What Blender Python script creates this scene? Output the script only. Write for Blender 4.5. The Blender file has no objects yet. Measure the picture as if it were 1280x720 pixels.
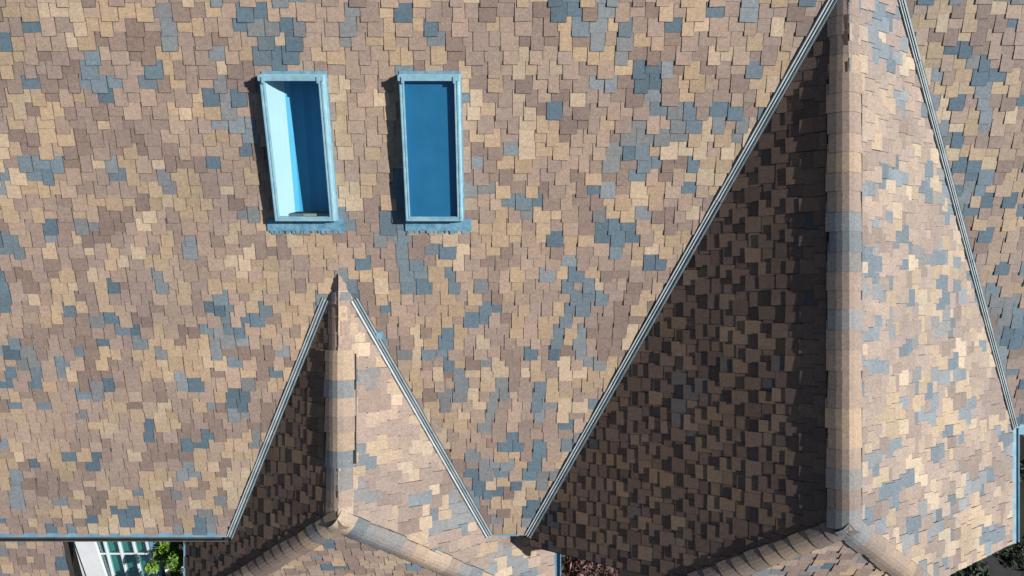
import bpy, math, random
from mathutils import Vector, noise
random.seed(23)
CAMZ=15.0
scene=bpy.context.scene
# ---------------------------------------------------------------- materials
def new_mat(name):
    m=bpy.data.materials.new(name); m.use_nodes=True
    nt=m.node_tree; b=nt.nodes['Principled BSDF']
    return m,nt,b
def ramp(nt,fac,c0,c1,p0=0.3,p1=0.7):
    r=nt.nodes.new('ShaderNodeValToRGB')
    r.color_ramp.elements[0].color=(*c0,1); r.color_ramp.elements[1].color=(*c1,1)
    r.color_ramp.elements[0].position=p0; r.color_ramp.elements[1].position=p1
    nt.links.new(fac,r.inputs[0]); return r.outputs[0]
def nz(nt,scale,detail=3,rough=0.6):
    tc=nt.nodes.new('ShaderNodeTexCoord'); n=nt.nodes.new('ShaderNodeTexNoise')
    n.inputs['Scale'].default_value=scale; n.inputs['Detail'].default_value=detail
    n.inputs['Roughness'].default_value=rough
    nt.links.new(tc.outputs['Object'],n.inputs['Vector']); return n.outputs['Fac']
def mult(nt,a,b):
    m=nt.nodes.new('ShaderNodeMix'); m.data_type='RGBA'; m.blend_type='MULTIPLY'
    m.inputs[0].default_value=1
    nt.links.new(a,m.inputs[6]); nt.links.new(b,m.inputs[7]); return m.outputs[2]
def noisy(name,c0,c1,scale=8,rough=0.8,metal=0,bump=0.0,bscale=60,detail=4):
    m,nt,b=new_mat(name)
    c=ramp(nt,nz(nt,scale,detail),c0,c1)
    nt.links.new(c,b.inputs['Base Color']); b.inputs['Roughness'].default_value=rough
    b.inputs['Metallic'].default_value=metal
    return m
def shingle_mat():
    m,nt,b=new_mat('asphalt_shingle')
    at=nt.nodes.new('ShaderNodeAttribute'); at.attribute_name='Col'
    g=ramp(nt,nz(nt,110,2,0.8),(0.64,0.64,0.65),(1.32,1.31,1.30),0.3,0.7)
    g2=ramp(nt,nz(nt,24,3,0.7),(0.82,0.83,0.85),(1.15,1.14,1.12),0.3,0.7)
    s=ramp(nt,nz(nt,0.55,3),(0.88,0.91,0.94),(1.15,1.12,1.08),0.3,0.7)
    c=mult(nt,mult(nt,mult(nt,at.outputs['Color'],g),g2),s)
    nt.links.new(c,b.inputs['Base Color']); b.inputs['Roughness'].default_value=0.8
    b.inputs['Specular IOR Level'].default_value=0.3
    bp=nt.nodes.new('ShaderNodeBump'); bp.inputs['Strength'].default_value=0.25; bp.inputs['Distance'].default_value=0.003
    nt.links.new(nz(nt,150,2,0.8),bp.inputs['Height']); nt.links.new(bp.outputs[0],b.inputs['Normal'])
    return m
M_SH=shingle_mat()
M_DECK=noisy('roof_underlay',(0.02,0.017,0.015),(0.035,0.03,0.028),5,0.95)
M_METAL=noisy('valley_metal',(0.33,0.41,0.43),(0.55,0.61,0.62),6,0.45,0.0)
M_METALD=noisy('valley_lining',(0.04,0.05,0.055),(0.09,0.11,0.12),9,0.5,0.0)
M_BLUE=noisy('gutter_paint',(0.12,0.28,0.39),(0.22,0.42,0.53),5,0.4)
M_FRAME=noisy('skylight_frame',(0.21,0.41,0.50),(0.36,0.57,0.64),9,0.4)
M_FLASH=noisy('flashing_metal',(0.09,0.25,0.36),(0.24,0.45,0.57),14,0.45)
M_WALL=noisy('wall_siding',(0.42,0.40,0.36),(0.5,0.48,0.44),3,0.8)
M_WHITE=noisy('white_trim',(0.72,0.75,0.76),(0.82,0.83,0.83),5,0.5)
M_FASCIA=noisy('fascia_paint',(0.07,0.07,0.07),(0.12,0.12,0.12),5,0.6)
M_DARK=noisy('dark_plastic',(0.008,0.008,0.008),(0.02,0.02,0.02),20,0.8)
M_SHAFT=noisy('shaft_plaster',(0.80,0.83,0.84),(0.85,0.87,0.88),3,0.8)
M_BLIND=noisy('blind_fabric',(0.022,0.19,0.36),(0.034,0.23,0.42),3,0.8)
M_FALLOFF=noisy('room_blind',(0.16,0.55,0.78),(0.20,0.60,0.82),2,0.7)  # three blues paint the fading light in the left skylight shaft
M_FALLOFFM=noisy('room_mid_blind',(0.06,0.40,0.66),(0.08,0.44,0.70),2,0.7)
M_FALLOFFD=noisy('room_deep_blind',(0.03,0.29,0.52),(0.04,0.33,0.57),2,0.7)
def glass_mat(name,tint,ref=0.10):
    m=bpy.data.materials.new(name); m.use_nodes=True; nt=m.node_tree; nt.nodes.clear()
    o=nt.nodes.new('ShaderNodeOutputMaterial'); mx=nt.nodes.new('ShaderNodeMixShader')
    t=nt.nodes.new('ShaderNodeBsdfTransparent'); g=nt.nodes.new('ShaderNodeBsdfGlossy')
    t.inputs[0].default_value=(*tint,1); g.inputs['Roughness'].default_value=0.03; g.inputs[0].default_value=(0.8,0.95,1,1)
    mx.inputs[0].default_value=ref
    nt.links.new(t.outputs[0],mx.inputs[1]); nt.links.new(g.outputs[0],mx.inputs[2]); nt.links.new(mx.outputs[0],o.inputs[0])
    return m
M_GLASS=glass_mat('skylight_glass',(0.78,0.97,1.0),0.16)
M_GLASS2=glass_mat('sunroom_glass',(0.55,0.85,0.80),0.22)
# ---------------------------------------------------------------- helpers
def empty(name):
    e=bpy.data.objects.new(name,None); scene.collection.objects.link(e); return e
house=empty('shingle_roof_house')
def mk(name,V,F,mat,parent=None,cols=None,smooth=False):
    me=bpy.data.meshes.new(name); me.from_pydata([tuple(v) for v in V],[],F); 
    me.materials.append(mat)
    if cols is not None:
        ca=me.color_attributes.new('Col','FLOAT_COLOR','CORNER')
        buf=[]
        for f,c in zip(F,cols):
            buf+= list((*c,1.0))*len(f)
        ca.data.foreach_set('color',buf)
    if smooth:
        me.polygons.foreach_set('use_smooth',[True]*len(F))
    me.update()
    o=bpy.data.objects.new(name,me); scene.collection.objects.link(o)
    if parent: o.parent=parent
    return o
class Geo:
    def __init__(s): s.V=[];s.F=[];s.C=[]
    def add(s,vs,fs,c=(0.3,0.3,0.3)):
        n=len(s.V); s.V+=vs
        for f in fs: s.F.append([i+n for i in f]); s.C.append(c)
    def box(s,c,ax,ay,az,col=(0.3,0.3,0.3)):
        c=Vector(c); vs=[]
        for k in(-1,1):
            for q in((-1,-1),(1,-1),(1,1),(-1,1)):
                vs.append(c+ax*q[0]+ay*q[1]+az*k)
        s.add(vs,[[3,2,1,0],[4,5,6,7],[0,1,5,4],[1,2,6,5],[2,3,7,6],[3,0,4,7]],col)
    def beam(s,p,q,w,h,up=Vector((0,0,1)),col=(0.3,0.3,0.3)):
        p=Vector(p);q=Vector(q);t=(q-p).normalized(); side=t.cross(up).normalized(); u=side.cross(t)
        s.box((p+q)/2,t*((q-p).length/2),side*(w/2),u*(h/2),col)
def boxmesh(name,x0,x1,y0,y1,z0,z1,mat,parent):
    g=Geo(); g.box(((x0+x1)/2,(y0+y1)/2,(z0+z1)/2),Vector(((x1-x0)/2,0,0)),Vector((0,(y1-y0)/2,0)),Vector((0,0,(z1-z0)/2)))
    return mk(name,g.V,g.F,mat,parent)
def clip(poly,n,d):      # keep n.p<=d
    out=[]
    for i in range(len(poly)):
        a=poly[i]; b=poly[(i+1)%len(poly)]
        da=n[0]*a[0]+n[1]*a[1]-d; db=n[0]*b[0]+n[1]*b[1]-d
        if da<=0: out.append(a)
        if (da<0 and db>0) or (da>0 and db<0):
            t=da/(da-db); out.append((a[0]+(b[0]-a[0])*t,a[1]+(b[1]-a[1])*t))
    return out
def area(p): return 0.5*sum(p[i][0]*p[(i+1)%len(p)][1]-p[(i+1)%len(p)][0]*p[i][1] for i in range(len(p)))
def ccw(p): return p if area(p)>0 else p[::-1]
def halfs(p):
    p=ccw(p); r=[]
    for i in range(len(p)):
        a=p[i]; b=p[(i+1)%len(p)]; dx,dy=b[0]-a[0],b[1]-a[1]
        n=(dy,-dx); r.append((n,n[0]*a[0]+n[1]*a[1]))
    return r
def punch(poly,holes):
    ps=[poly]
    for (a0,a1,b0,b1) in holes:
        out=[]
        for p in ps:
            xs=[v[0] for v in p]; ys=[v[1] for v in p]
            if max(xs)<=a0 or min(xs)>=a1 or max(ys)<=b0 or min(ys)>=b1: out.append(p); continue
            l=clip(p,(1,0),a0); r=clip(p,(-1,0),-a1)
            m=clip(clip(p,(-1,0),-a0),(1,0),a1)
            for q in (l,r,clip(m,(0,1),b0) if len(m)>2 else [],clip(m,(0,-1),-b1) if len(m)>2 else []):
                if len(q)>2 and abs(area(q))>1e-6: out.append(q)
        ps=out
    return ps
PAL=[((0.455,0.335,0.222),20),   # tan
     ((0.52,0.40,0.28),8),  # light tan
     ((0.34,0.255,0.21),25),   # mauve brown
     ((0.40,0.295,0.225),22),    # mid
     ((0.27,0.20,0.165),15)]  # brown
BLUES=[(0.130,0.185,0.220),(0.175,0.22,0.248),(0.235,0.26,0.272),(0.115,0.165,0.20),(0.22,0.225,0.225)]
def pick(pos,blue,flat=0.0):
    n=noise.noise(pos*0.9+Vector((3,7,1)))+0.6*noise.noise(pos*2.6)
    pb=blue*(1.0+1.5*n)
    n2=noise.noise(pos*1.3+Vector((31,17,5)))
    if random.random()<pb: c=random.choice(BLUES)
    else:
        w=[PAL[0][1]*(1+1.0*n2),PAL[1][1]*(1+1.2*n2),PAL[2][1]*(1-1.0*n2),PAL[3][1],PAL[4][1]*(1-1.0*n2)]
        w=[max(0.5,x) for x in w]
        c=random.choices([p[0] for p in PAL],w)[0]
    k=random.uniform(0.90,1.10)
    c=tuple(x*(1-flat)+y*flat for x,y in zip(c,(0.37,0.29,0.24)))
    return tuple(x*k for x in c)
E=0.152
def shingles(name,O,A,U,planpoly,skip=None,holes_plan=(),blue=0.16,thick=1.0,tint=(1,1,1),wmul=1.0,flat=0.0,wvar=0.9,side=0.22):
    """O world origin; A,U unit vectors in plane; planpoly list of world XY points."""
    O=Vector(O);N=A.cross(U).normalized()
    if N.z<0: N=-N
    def toab(x,y):
        a11,a12,a21,a22=A.x,U.x,A.y,U.y; det=a11*a22-a12*a21
        dx,dy=x-O.x,y-O.y
        return ((a22*dx-a12*dy)/det,(-a21*dx+a11*dy)/det)
    poly=ccw([toab(*p) for p in planpoly]); hs=halfs(poly)
    holes=[]
    for (x0,x1,y0,y1) in holes_plan:
        p=[toab(x0,y0),toab(x1,y1)]
        holes.append((min(p[0][0],p[1][0]),max(p[0][0],p[1][0]),min(p[0][1],p[1][1]),max(p[0][1],p[1][1])))
    amin=min(p[0] for p in poly);amax=max(p[0] for p in poly);bmin=min(p[1] for p in poly);bmax=max(p[1] for p in poly)
    def W(a,b,h): return O+A*a+U*b+N*h
    g=Geo()
    for q in punch(poly,holes):
        n=len(q); g.add([W(a,b,-0.004) for a,b in q]+[W(a,b,-0.10) for a,b in q],[list(range(n)),list(range(2*n-1,n-1,-1))]+[[i,(i+1)%n,(i+1)%n+n,i+n] for i in range(n)])
    mk(name+'_deck',g.V,g.F,M_DECK,house)
    g=Geo(); row=0; b=bmin
    L=E*2.0
    prev=[]
    while b<bmax:
        a=amin-random.uniform(0,0.3); tooth=random.random()<0.5; last=None; cur=[]
        while a<amax:
            w=(random.choice((0.13,0.15,0.18,0.20)) if tooth else random.choice((0.11,0.14,0.17,0.20)))
            w=(0.16+(w-0.16)*wvar)*wmul
            w+=random.uniform(-0.01,0.01)
            mid=W(a+w/2,b+E/2,0)
            if not(skip and skip(mid)):
                h=(0.0205 if tooth else 0.0105)*thick*random.uniform(0.88,1.12)
                db=(random.uniform(-0.018,-0.004) if tooth else random.uniform(0.026,0.046))
                if b<=bmin+1e-6: db=0
                r=random.random(); c=None
                if last and r<0.12: c=last
                elif r<0.36 and prev:
                    am=a+w/2
                    for (p0,p1,pc) in prev:
                        if p0<=am<p1: c=pc; break
                if c is None: c=pick(mid,blue,flat)
                last=c; cur.append((a,a+w+0.01,c))
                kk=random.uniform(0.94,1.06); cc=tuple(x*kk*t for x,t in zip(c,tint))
                b0=b+db; b1=b+L
                sk=random.uniform(-0.004,0.004)
                cell=[(a,b0+sk),(a+w,b0-sk),(a+w,b1),(a,b1)]
                for n_,d_ in hs:
                    cell=clip(cell,n_,d_)
                    if len(cell)<3: break
                if len(cell)>2:
                    for q in punch(cell,holes):
                        n=len(q)
                        hh=[h*(1-0.93*(y-b0)/L) for _,y in q]
                        top=[W(x,y,z) for (x,y),z in zip(q,hh)]
                        bot=[W(x,y,-0.003) for (x,y) in q]
                        g.add(top+bot,[list(range(n))],cc)
                        base=len(g.V)-2*n
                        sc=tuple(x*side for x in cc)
                        for i in range(n):
                            g.F.append([base+i+n,base+(i+1)%n+n,base+(i+1)%n,base+i]); g.C.append(sc)
            a+=w+random.uniform(0.005,0.010); tooth=not tooth
            if random.random()<0.06: tooth=not tooth
        prev=cur
        b+=E; row+=1
    return mk(name,g.V,g.F,M_SH,house,g.C)
# ---------------------------------------------------------------- roof planes
S=0.35; B=0.71; B2=0.713
def zm1(y): return 6.0+S*y
def zm2(y): return 5.382+S*y
def zbl(x): return 4.607+B*x
def zbr(x): return 9.78-B*x
def zsl(x): return 7.611+B2*x
def zsr(x): return 4.535-B2*x
RX=3.643; RZ=zbl(RX)
SX=(4.535-7.611)/(2*B2); SZ=zsl(SX)
MY=-3.5; M2Y=-1.97; TOP=6.0
def un(v): return Vector(v).normalized()
AX=Vector((1,0,0)); AY=Vector((0,1,0))
sky_holes=[(-2.76,-2.155,0.90,2.36),(-1.21,-0.64,0.90,2.36)]
def skip_main(m):
    x,y,z=m
    t=0.35
    if y<0.2 and min(zsl(x),zsr(x))>z+t and y>-3.1: return True
    if x<RX and zbl(x)>z+t and y>-3.1: return True
    return False
MT=(1.07,1.07,1.07)
shingles('main_roof_shingles',(0,0,6.0),AX,un((0,1,S)),[(-11,MY),(RX,MY),(RX,TOP),(-11,TOP)],skip_main,sky_holes,blue=0.18,tint=MT)
shingles('right_roof_shingles',(0,0,5.382),AX,un((0,1,S)),[(RX+0.01,M2Y),(12,M2Y),(12,TOP),(RX+0.01,TOP)],
   lambda m: m.x<7.0 and zbr(m.x)>m.z+0.4,(),blue=0.34,tint=(0.98,1.04,1.09))
shingles('back_roof_shingles',(0,TOP,zm1(TOP)),AX,un((0,-1,S)),[(-11,TOP),(RX,TOP),(RX,TOP+6),(-11,TOP+6)],lambda m:m.y>TOP+1.5)
shingles('back_right_shingles',(0,TOP,zm2(TOP)),AX,un((0,-1,S)),[(RX,TOP),(12,TOP),(12,TOP+6),(RX,TOP+6)],lambda m:m.y>TOP+1.5)
# big cross gable
BY=-3.65; HY=-2.60; HS=0.95; BXL=0.27; BXR=7.16
hx=(HY-BY)*HS/B
WT=(0.56,0.50,0.47)  # painted shade: darkens west slopes; their tab sides go near black too
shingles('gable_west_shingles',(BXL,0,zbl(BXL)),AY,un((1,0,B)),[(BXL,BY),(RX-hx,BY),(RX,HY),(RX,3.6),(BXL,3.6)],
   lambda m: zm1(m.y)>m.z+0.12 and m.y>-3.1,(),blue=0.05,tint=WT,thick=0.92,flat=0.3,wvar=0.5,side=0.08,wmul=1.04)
shingles('gable_east_shingles',(BXR,0,zbr(BXR)),AY,un((-1,0,B)),[(BXR,BY),(RX+hx,BY),(RX,HY),(RX,5.3),(BXR,5.3)],
   lambda m: zm2(m.y)>m.z+0.12 and m.y>-1.6,(),blue=0.25,tint=(1.02,1.09,1.14),flat=0.2)
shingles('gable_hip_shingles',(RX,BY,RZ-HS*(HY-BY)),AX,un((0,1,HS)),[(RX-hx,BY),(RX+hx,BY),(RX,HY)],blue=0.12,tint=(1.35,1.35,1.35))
# small dormer
DXL=SX-2.8; DXR=SX+2.8; DHY=-2.92; DY=DHY-2.8*B2
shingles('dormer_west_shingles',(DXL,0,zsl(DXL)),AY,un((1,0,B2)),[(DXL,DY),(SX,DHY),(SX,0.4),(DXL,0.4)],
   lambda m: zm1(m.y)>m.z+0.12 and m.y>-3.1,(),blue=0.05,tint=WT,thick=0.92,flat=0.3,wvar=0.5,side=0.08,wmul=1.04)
shingles('dormer_east_shingles',(DXR,0,zsr(DXR)),AY,un((-1,0,B2)),[(DXR,DY),(SX,DHY),(SX,0.4),(DXR,0.4)],
   lambda m: zm1(m.y)>m.z+0.12 and m.y>-3.1,(),blue=0.10,tint=(1.04,1.06,1.07),flat=0.2)
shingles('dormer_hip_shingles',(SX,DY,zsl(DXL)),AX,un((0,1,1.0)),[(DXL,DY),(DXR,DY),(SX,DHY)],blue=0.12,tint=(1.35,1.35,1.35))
PZ=4.1
shingles('porch_roof_shingles',(0,-3.2,PZ),AX,un((0,1,0.3)),[(-12,-7.5),(-6.93,-7.5),(-6.93,-3.2),(-12,-3.2)],blue=0.12,tint=(0.95,0.97,1.0))
# ---------------------------------------------------------------- caps
def caps(name,p,q,L,R,w,e,lift,h=0.013,blue=0.25,tint=(1,1,1)):
    """caps lapped from p (low end) to q. L,R: unit vectors down each face"""
    p=Vector(p);q=Vector(q);T=(q-p).normalized(); ln=(q-p).length; g=Geo()
    up=T.cross(L); up=up if up.z>0 else -up
    up2=T.cross(R); up2=up2 if up2.z>0 else -up2
    upc=(up+up2).normalized()
    s=0; last=None
    base_c=(0.36,0.30,0.255)
    while s<ln:
        c=pick(p+T*s,blue)
        if last and random.random()<0.2: c=last
        last=c
        c=tuple((x*0.7+y*0.3)*t for x,y,t in zip(c,base_c,tint))
        l=min(e*1.5,ln-s+0.05); ww=w*random.uniform(0.94,1.06); rows=[]
        sk=random.uniform(-0.014,0.014)
        for (d,hh) in ((0,h),(l,h*0.35)):
            off=lift+hh; base=p+T*(s+d)
            rows.append([base+L*(ww+sk)+up*(off-0.004),base+L*ww*0.55+up*off,base+L*ww*0.25+up*(off-0.003),base+upc*(off-0.018),
                         base+R*ww*0.25+up2*(off-0.003),base+R*ww*0.55+up2*off,base+R*(ww-sk)+up2*(off-0.004)])
        n=7; low=[v-upc*(h*0.9) for v in rows[0]]; low2=[v-upc*(h*0.9) for v in rows[1]]
        vs=rows[0]+rows[1]+low+low2; k0=len(g.V)
        g.V+=vs
        for i in range(n-1):
            g.F.append([k0+i,k0+i+1,k0+n+i+1,k0+n+i]); g.C.append(c)
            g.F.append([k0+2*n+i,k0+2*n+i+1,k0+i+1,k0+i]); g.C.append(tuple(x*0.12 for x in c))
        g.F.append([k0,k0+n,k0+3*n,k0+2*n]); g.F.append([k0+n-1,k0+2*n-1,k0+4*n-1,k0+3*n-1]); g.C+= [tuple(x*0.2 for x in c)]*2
        s+=e*random.uniform(0.93,1.07)
    mk(name,g.V,g.F,M_SH,house,g.C)
def vent(name,p,q,L,R,w,lift):
    p=Vector(p);q=Vector(q);T=(q-p).normalized(); g=Geo()
    up=T.cross(L); up=up if up.z>0 else -up
    up2=T.cross(R); up2=up2 if up2.z>0 else -up2
    for D,u,ww in((L,up,w),(R,up2,w+0.014)):
        a=[p+D*0.04-u*0.0,p+D*ww-u*0.01,p+D*ww+u*lift,p+D*0.04+u*lift]; b=[v+(q-p) for v in a]
        g.add(a+b,[[0,1,2,3],[4,5,6,7],[1,2,6,5],[2,3,7,6],[0,3,7,4]])
    mk(name,g.V,g.F,M_DARK,house)
LB=un((-1,0,-B)); RB=un((1,0,-B))
def yv(yimg,d): return (360-yimg)/900*d
dR=CAMZ-RZ; dS=CAMZ-SZ
yvent=yv(96,dR)
caps('ridge_caps',(RX,HY-0.02,RZ),(RX,yvent,RZ),LB,RB,0.200,0.215,0.036,h=0.016,blue=0.36)
caps('ridge_caps_upper',(RX,yvent+0.05,RZ),(RX,5.2,RZ),LB,RB,0.19,0.215,0.016,h=0.01,blue=0.36)
vent('ridge_vent',(RX,HY+0.08,RZ),(RX,yvent,RZ),LB,RB,0.212,0.035)
LS=un((-1,0,-B2)); RS=un((1,0,-B2))
v0=yv(585,dS); v1=yv(443,dS)
caps('dormer_ridge_caps_low',(SX,DHY-0.02,SZ),(SX,v0,SZ),LS,RS,0.19,0.215,0.016,h=0.012,blue=0.1)
caps('dormer_ridge_caps',(SX,v0,SZ),(SX,v1,SZ),LS,RS,0.195,0.215,0.034,h=0.016,blue=0.25)
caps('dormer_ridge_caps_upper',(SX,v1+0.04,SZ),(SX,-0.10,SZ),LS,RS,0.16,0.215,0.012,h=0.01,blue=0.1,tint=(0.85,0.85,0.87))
vent('dormer_ridge_vent',(SX,v0+0.03,SZ),(SX,v1,SZ),LS,RS,0.215,0.033)
def hip(name,top,bot,Lv,Rv,**k):
    top=Vector(top);bot=Vector(bot);T=(top-bot).normalized()
    def perp(nrm,away):
        d=T.cross(nrm).normalized()
        if d.dot(away)<0:d=-d
        return d
    caps(name,bot,top,perp(Lv[0],Lv[1]),perp(Rv[0],Rv[1]),0.15,0.20,0.020,h=0.02,**k)
nW=un((-B,0,1)); nE=un((B,0,1)); nH=un((0,-HS,1)); nHd=un((0,-1,1))
zb=RZ-HS*(HY-BY)
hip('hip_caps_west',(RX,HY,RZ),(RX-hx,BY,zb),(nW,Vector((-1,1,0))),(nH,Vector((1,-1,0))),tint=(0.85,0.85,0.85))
hip('hip_caps_east',(RX,HY,RZ),(RX+hx,BY,zb),(nE,Vector((1,1,0))),(nH,Vector((-1,-1,0))))
zd=zsl(DXL)
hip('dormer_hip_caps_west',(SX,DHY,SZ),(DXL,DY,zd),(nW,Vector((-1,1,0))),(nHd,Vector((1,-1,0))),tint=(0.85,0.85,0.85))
hip('dormer_hip_caps_east',(SX,DHY,SZ),(DXR,DY,zd),(nE,Vector((1,1,0))),(nHd,Vector((-1,-1,0))),blue=0.15)
# ---------------------------------------------------------------- valleys
def valley(name,top,bot,n1,side1,n2,side2):
    top=Vector(top);bot=Vector(bot);T=(bot-top).normalized(); g=Geo(); gd=Geo()
    dirs=[]
    for n,s in((n1,side1),(n2,side2)):
        d=T.cross(n).normalized()
        if d.dot(s)<0:d=-d
        dirs.append((d,n))
    ln=(bot-top).length; nseg=max(1,int(ln/2.4)); 
    for k in range(nseg):
        a=ln*k/nseg; b_=ln*(k+1)/nseg-0.006; m=top+T*((a+b_)/2); hl=(b_-a)/2
        j=random.uniform(-0.003,0.003)
        for d,n in dirs:
            gd.box(m+d*0.028+n*0.018,T*hl,d*0.037,n*0.006)
            g.box(m+d*(0.046+j)+n*0.0265,T*hl,d*0.009,n*0.005)
        up=(n1+n2).normalized()
        g.box(m+up*0.034+dirs[0][0]*j,T*hl,dirs[0][0]*0.008,up*0.012)
    mk(name,g.V,g.F,M_METAL,house); mk(name+'_lining',gd.V,gd.F,M_METALD,house)
nM=un((0,-S,1))
def vpt(zf_x,x):
    z=zf_x(x); return (x,(z-6.0)/S,z)
valley('valley_gable_west',vpt(zbl,RX-0.05),vpt(zbl,0.23),nM,Vector((-1,0,0)),nW,Vector((1,0,0)))
def vpt2(x): z=zbr(x); return (x,(z-5.382)/S,z)
valley('valley_gable_east',vpt2(RX+0.05),vpt2(7.18),nE,Vector((-1,0,0)),nM,Vector((1,0,0)))
valley('valley_dormer_west',vpt(zsl,SX-0.17),vpt(zsl,-3.99),nM,Vector((-1,0,0)),nW,Vector((1,0,0)))
valley('valley_dormer_east',vpt(zsr,SX+0.17),vpt(zsr,-0.33),nM,Vector((1,0,0)),nE,Vector((-1,0,0)))
# ---------------------------------------------------------------- gutters and fascia
def gutter(name,p,q,out,w=0.11,h=0.09,mat=None):
    p=Vector(p);q=Vector(q);out=Vector(out); t=0.008
    prof=[(0,0),(0,-h),(w,-h),(w,0.0),(w+0.014,0.0),(w+0.014,-0.016),(w+t,-0.016),(w+t,-h-t),(-t,-h-t),(-t,0)]
    V=[];F=[]
    for P in(p,q):
        for a,b in prof: V.append(P+out*a+Vector((0,0,b)))
    n=len(prof)
    for i in range(n): j=(i+1)%n; F.append([i,j,n+j,n+i])
    F.append([0,1,2,7,8,9]);F.append([n+x for x in (0,1,2,7,8,9)])
    mk(name,V,F,mat or M_BLUE,house)
ze=zm1(MY)
g=Geo()
g.beam((-11,MY-0.005,ze+0.012),(-4.0,MY-0.005,ze+0.012),0.055,0.012)
g.beam((-0.30,MY-0.005,ze+0.012),(0.1,MY-0.005,ze+0.012),0.025,0.012)
g.beam((7.2,M2Y-0.005,zm2(M2Y)+0.012),(12,M2Y-0.005,zm2(M2Y)+0.012),0.05,0.012)
g.beam((DXR+0.005,DY,zsr(DXR)+0.012),(DXR+0.005,-3.3,zsr(DXR)+0.012),0.04,0.012)
g.beam((DXL-0.005,DY,zsl(DXL)+0.010),(DXL-0.005,-3.3,zsl(DXL)+0.010),0.03,0.012)
mk('drip_edge',g.V,g.F,M_BLUE,house)
g=Geo(); g.beam((BXR+0.012,BY,zbr(BXR)+0.014),(BXR+0.012,M2Y,zbr(BXR)+0.014),0.06,0.012)
mk('gable_drip_edge',g.V,g.F,M_FRAME,house)
gutter('main_gutter',(-11,MY-0.04,ze-0.03),(-4.02,MY-0.04,ze-0.03),(0,-1,0),w=0.06,mat=M_FASCIA)
gutter('right_gutter',(7.35,M2Y-0.04,zm2(M2Y)-0.03),(12,M2Y-0.04,zm2(M2Y)-0.03),(0,-1,0))
gutter('gable_gutter',(BXR+0.05,BY,zbr(BXR)-0.03),(BXR+0.05,M2Y,zbr(BXR)-0.03),(1,0,0),w=0.06)
gutter('dormer_gutter',(DXR+0.04,DY,zsr(DXR)-0.03),(DXR+0.04,-3.4,zsr(DXR)-0.03),(1,0,0),w=0.05)
g=Geo()
g.beam((-11,MY+0.03,ze-0.12),(0.2,MY+0.03,ze-0.12),0.03,0.16)
g.beam((BXL,BY-0.012,zbl(BXL)-0.08),(RX-hx,BY-0.012,zb-0.08),0.02,0.11)
g.beam((BXR,BY-0.012,zbr(BXR)-0.08),(RX+hx,BY-0.012,zb-0.08),0.02,0.11)
g.beam((RX-hx,BY-0.012,zb-0.08),(RX+hx,BY-0.012,zb-0.08),0.02,0.11)
mk('fascia_boards',g.V,g.F,M_FASCIA,house)
# ---------------------------------------------------------------- walls
boxmesh('wall_main',-10.6,3.5,-3.0,0.4,0,zm1(-3.0)-0.14,M_WALL,house)
boxmesh('wall_back',-10.6,11.6,3.0,11.0,0,4.1,M_WALL,house)
boxmesh('wall_right',3.502,11.6,-1.6,3.0,0,zm2(-1.6)-0.14,M_WALL,house)
boxmesh('wall_gable',BXL+0.35,BXR-0.35,BY+0.35,-1.5,0.002,4.45,M_WALL,house)
boxmesh('wall_dormer',DXL+0.35,DXR-0.45,DY+0.35,-2.9,0.003,3.9,M_WALL,house)
boxmesh('wall_left',-10.6,-10.4,0.4,3.0,0.001,4.5,M_WALL,house)
gy=BY+0.35
V=[(BXL+0.36,gy-0.002,4.4),(BXR-0.36,gy-0.002,4.4),(RX+hx,gy-0.002,zb-0.15),(RX-hx,gy-0.002,zb-0.15)]
mk('gable_end_wall',V,[[0,1,2,3]],M_WALL,house)
V=[(RX,3.3,zm2(3.3)-0.3),(RX,TOP,zm2(TOP)-0.3),(RX,TOP,zm1(TOP)-0.02),(RX,3.42,zm1(3.42)-0.02)]
mk('step_wall',V,[[0,1,2,3]],M_WALL,house)
V=[(-10.5,-3.0,zm1(-3)-0.15),(-10.5,TOP,zm1(TOP)-0.12),(-10.5,11.0,4.05),(-10.5,-3.0,4.05)]
mk('side_gable_wall',V,[[0,1,2,3]],M_WALL,house)
boxmesh('porch_wall',-11.8,-7.5,-7.2,-3.05,0.004,2.7,M_WALL,house)
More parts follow.
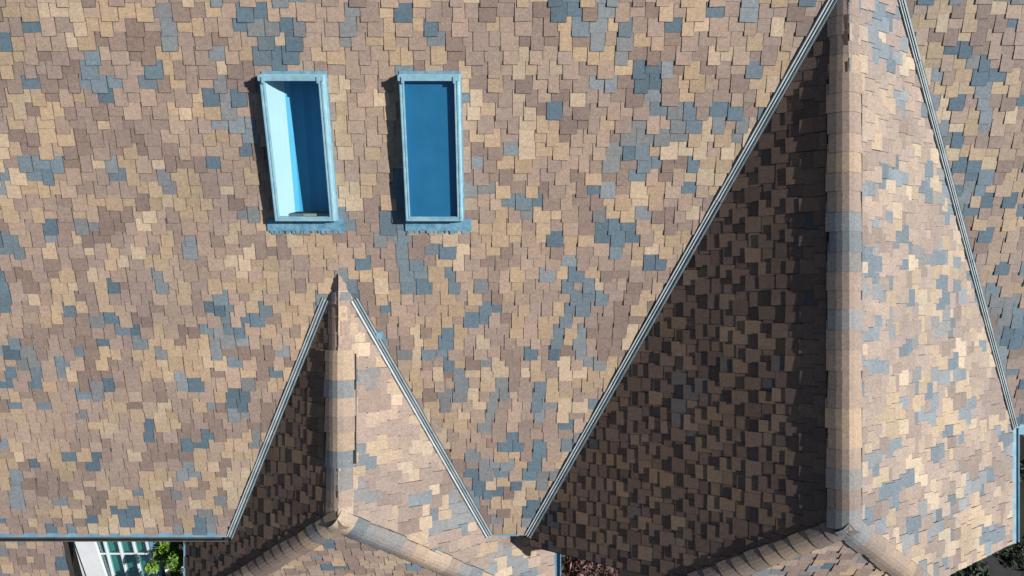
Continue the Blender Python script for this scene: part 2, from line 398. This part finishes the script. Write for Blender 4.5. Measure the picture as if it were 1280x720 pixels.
# ---------------------------------------------------------------- skylights
UM=un((0,1,S))
def mp(x,y,h): return Vector((x,y,zm1(y)))+nM*h
def skylight(x0,x1,y0,y1,fx0,fx1,blind):
    root=empty('skylight')
    sl=math.sqrt(1+S*S)
    H=0.06
    def ring(ins,h): 
        return [mp(x0+ins,y0+ins,h),mp(x1-ins,y0+ins,h),mp(x1-ins,y1-ins,h),mp(x0+ins,y1-ins,h)]
    prof=[(-0.006,-0.02),(-0.006,0.055+H),(0.004,0.06+H),(0.004,0.098+H),(0.010,0.105+H),(0.026,0.105+H),(0.030,0.097+H),(0.036,0.097+H),(0.040,0.103+H),(0.054,0.103+H),(0.058,0.078+H)]
    rs=[ring(*p) for p in prof]
    V=[v for r in rs for v in r];F=[]
    for k in range(len(rs)-1):
        for i in range(4):
            j=(i+1)%4; F.append([4*k+i,4*k+j,4*k+4+j,4*k+4+i])
    mk('frame',V,F,M_FRAME,root)
    gl=ring(0.05,0.086+H); mk('glass',gl,[[0,1,2,3]],M_GLASS,root)
    c=Geo(); c.box(mp((x0+x1)/2,y1-0.03,0.115+H),AX*((x1-x0)/2+0.006),UM*0.03,nM*0.006)
    for xx in (x0+0.05,x1-0.05): c.box(mp(xx,y1-0.05,0.12+H),AX*0.015,UM*0.035,nM*0.012)
    mk('top_cover',c.V,c.F,M_FRAME,root)
    i=0.060; a=ring(i,0.080+H); bw=(x1-x0-2*i)
    if blind:
        fh=fs_=0.0; prof2=[(0,0),(0.0,-0.05),(bw,-0.05),(bw,0)]; mats=[M_BLIND]*3
    else:
        fh=0.9; fs_=0.1
        # curved plaster reveal; light falloff painted as bands from white to blue
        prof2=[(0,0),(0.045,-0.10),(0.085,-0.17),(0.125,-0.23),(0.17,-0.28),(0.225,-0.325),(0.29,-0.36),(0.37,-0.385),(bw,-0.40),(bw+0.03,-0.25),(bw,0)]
        mats=[M_SHAFT,M_SHAFT,M_SHAFT,M_FALLOFF,M_FALLOFFM,M_FALLOFFM,M_FALLOFFD,M_FALLOFFD,M_FALLOFFD,M_FALLOFFD]
    V=[]
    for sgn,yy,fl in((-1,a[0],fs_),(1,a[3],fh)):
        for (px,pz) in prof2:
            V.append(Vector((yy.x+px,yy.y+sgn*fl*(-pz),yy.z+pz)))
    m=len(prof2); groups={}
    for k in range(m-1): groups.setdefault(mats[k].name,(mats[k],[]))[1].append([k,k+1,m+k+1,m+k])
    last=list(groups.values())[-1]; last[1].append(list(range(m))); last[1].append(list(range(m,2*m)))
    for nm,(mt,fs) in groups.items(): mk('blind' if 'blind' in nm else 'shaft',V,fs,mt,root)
    f=Geo()
    f.box(mp((fx0+fx1)/2,y0-0.07,0.024),AX*((fx1-fx0)/2),UM*0.072,nM*0.004)
    f.box(mp((x0+x1)/2,y0-0.012,0.05),AX*((x1-x0)/2+0.01),UM*0.006,nM*0.03)
    for xx in(x0-0.006,x1+0.006): f.box(mp(xx,(y0+y1)/2,0.022),AX*0.012,UM*((y1-y0)/2*sl),nM*0.004)
    f.box(mp((x0+x1)/2,y1+0.015,0.023),AX*((x1-x0)/2+0.01),UM*0.02,nM*0.004)
    k=fx0+0.03
    while k<fx1-0.05:
        ww=random.uniform(0.02,0.06)
        f.box(mp(k+ww/2,y0-0.145-random.uniform(0,0.012),0.0235),AX*ww/2,UM*random.uniform(0.012,0.022),nM*0.0035); k+=ww+random.uniform(0.01,0.06)
    mk('flashing',f.V,f.F,M_FLASH,root)
skylight(-2.82,-2.105,0.84,2.42,-2.96,-2.03,False)
skylight(-1.265,-0.590,0.84,2.42,-1.29,-0.49,True)
rv=empty('roof_vent')
vd=9-S*(-0.56)
vx=-166/900*vd; vy=-58/900*vd
f=Geo(); f.box(mp(vx,vy,0.027),AX*0.055,UM*0.055,nM*0.004); mk('flange',f.V,f.F,M_FLASH,rv)
f=Geo(); f.box(mp(vx,vy,0.037),AX*0.03,UM*0.035,nM*0.010); mk('hood',f.V,f.F,M_FRAME,rv)
# ---------------------------------------------------------------- sunroom (glazed lean-to)
sr=empty('sunroom')
x0,x1=-6.88,-5.75; ya,yb=-3.3,-5.6; za,zb_=3.9,3.0
def sp(x,t,h=0): 
    return Vector((x,ya+(yb-ya)*t,za+(zb_-za)*t+h))
g=Geo()
for i in range(6):
    x=x0+(x1-x0)*i/5; g.beam(sp(x,0),sp(x,1),0.03 if i not in(0,5) else 0.06,0.06)
for t in(0,0.2,0.4,0.6,0.8,1): g.beam(sp(x0,t,0.003),sp(x1,t,0.003),0.025,0.05)
g.beam(sp(x0+0.13,0,0.05),sp(x0+0.28,1,0.05),0.30,0.05)
mk('frame',g.V,g.F,M_WHITE,sr)
mk('glass',[sp(x0,0,0.01),sp(x1,0,0.01),sp(x1,1,0.01),sp(x0,1,0.01)],[[0,1,2,3]],M_GLASS2,sr)
g=Geo()
for x in(x0,x1): 
    g.beam((x,yb,0),(x,yb,zb_),0.1,0.1,Vector((0,1,0)))
    g.beam((x,ya,0),(x,ya,za),0.1,0.1,Vector((0,1,0)))
for x in(x0+0.4,x1-0.4): g.beam((x,yb,0),(x,yb,zb_),0.06,0.06,Vector((0,1,0)))
g.beam((x0,yb,0.6),(x1,yb,0.6),0.08,0.08)
mk('posts',g.V,g.F,M_WHITE,sr)
g=Geo(); g.beam(sp(x1+0.09,0),sp(x1+0.09,1),0.09,0.10); mk('gutter',g.V,g.F,M_BLUE,sr)
g=Geo(); g.add([sp(x0+0.05,0.02,-0.08),sp(x1-0.05,0.02,-0.08),sp(x1-0.05,0.98,-0.08),sp(x0+0.05,0.98,-0.08)],[[0,1,2,3]])
mk('blinds',g.V,g.F,noisy('sunroom_blind',(0.10,0.24,0.23),(0.24,0.42,0.38),3),sr)
boxmesh('floor',x0,x1,yb,ya,0.0,0.12,noisy('sunroom_floor',(0.3,0.32,0.3),(0.4,0.42,0.4),4),sr)
# ---------------------------------------------------------------- plants
def leaves(name,c,r,n,size,cols):
    root=empty(name); V=[];F=[];C=[]
    c=Vector(c)
    cl=[(c+Vector((random.uniform(-1,1)*r[0]*0.7,random.uniform(-1,1)*r[1]*0.7,random.uniform(-0.8,1)*r[2]*0.6)),random.uniform(0.25,0.5)*min(r)) for _ in range(26)]
    for i in range(n):
        cc,cr=random.choice(cl)
        p=cc+Vector((random.gauss(0,1),random.gauss(0,1),random.gauss(0,1))).normalized()*cr*random.uniform(0.5,1.1)
        t=Vector((random.uniform(-1,1),random.uniform(-1,1),random.uniform(-0.5,0.7))).normalized()
        s=t.cross(Vector((random.uniform(-1,1),random.uniform(-1,1),random.uniform(-1,1)))).normalized()
        l=size*random.uniform(0.6,1.3); k=len(V)
        V+=[p-t*l,p+s*l*0.35,p+t*l,p-s*l*0.35];F.append([k,k+1,k+2,k+3])
        a=random.choice(cols); kk=random.uniform(0.6,1.3); C.append(tuple(x*kk for x in a))
    m,nt,b=new_mat(name+'_leaf'); at=nt.nodes.new('ShaderNodeAttribute');at.attribute_name='Col'
    nt.links.new(at.outputs['Color'],b.inputs['Base Color']); b.inputs['Roughness'].default_value=0.6
    mk('foliage',V,F,m,root,C)
    g=Geo()
    for i in range(7):
        q=cl[i][0]; g.beam((c.x+random.uniform(-.05,.05),c.y+random.uniform(-.05,.05),0),q,0.05,0.05,Vector((0.3,1,0)))
    mk('stems',g.V,g.F,noisy(name+'_bark',(0.06,0.04,0.03),(0.1,0.07,0.05),8),root)
greens=[(0.12,0.26,0.03),(0.18,0.34,0.04),(0.07,0.15,0.02),(0.28,0.42,0.06)]
leaves('garden_tree',(-5.37,-4.45,3.65),(0.30,0.9,0.75),4200,0.05,greens)
leaves('flowering_shrub',(1.35,-5.6,1.2),(0.8,0.7,0.9),5000,0.06,[(0.16,0.07,0.07),(0.30,0.17,0.16),(0.07,0.07,0.03),(0.10,0.05,0.045)])
leaves('hedge',(9.2,-4.4,0.8),(1.2,1.8,0.7),6000,0.07,[(0.02,0.035,0.015),(0.03,0.05,0.02)])
# ---------------------------------------------------------------- ground
gm,nt,b=new_mat('ground_soil_grass')
c=ramp(nt,nz(nt,0.8,6),(0.012,0.010,0.008),(0.022,0.025,0.012),0.4,0.65)
nt.links.new(c,b.inputs['Base Color']); b.inputs['Roughness'].default_value=0.95
mk('ground',[(-300,-300,0),(300,-300,0),(300,300,0),(-300,300,0)],[[0,1,2,3]],gm)
mk('driveway',[(7.6,-30,0.004),(10.6,-30,0.004),(10.6,-2.2,0.004),(7.6,-2.2,0.004)],[[0,1,2,3]],noisy('asphalt',(0.02,0.02,0.021),(0.035,0.035,0.035),5,0.9))
# ---------------------------------------------------------------- light
EL=math.radians(40.3); AZ=math.radians(6)   # azimuth from +X toward +Y
sd=Vector((math.cos(EL)*math.cos(AZ),math.cos(EL)*math.sin(AZ),math.sin(EL)))
l=bpy.data.lights.new('sun','SUN'); l.energy=5.0; l.angle=math.radians(0.5); l.color=(1.0,0.975,0.94)
lo=bpy.data.objects.new('sun',l); scene.collection.objects.link(lo); lo.rotation_euler=sd.to_track_quat('Z','Y').to_euler(); lo.location=(10,2,14)
w=bpy.data.worlds.new('World'); scene.world=w; w.use_nodes=True; nt=w.node_tree
bg=nt.nodes['Background']; sk=nt.nodes.new('ShaderNodeTexSky'); sk.sky_type='NISHITA'; sk.sun_disc=False
sk.sun_elevation=EL; sk.sun_rotation=math.radians(84); nt.links.new(sk.outputs[0],bg.inputs[0]); bg.inputs[1].default_value=0.05
# ---------------------------------------------------------------- camera
cd=bpy.data.cameras.new('camera'); cd.sensor_width=36; cd.lens=36*900/1280; cd.clip_end=1000
co=bpy.data.objects.new('camera',cd); scene.collection.objects.link(co); co.location=(0,0,CAMZ); co.rotation_euler=(0,0,0); scene.camera=co
scene.view_settings.view_transform='Standard'
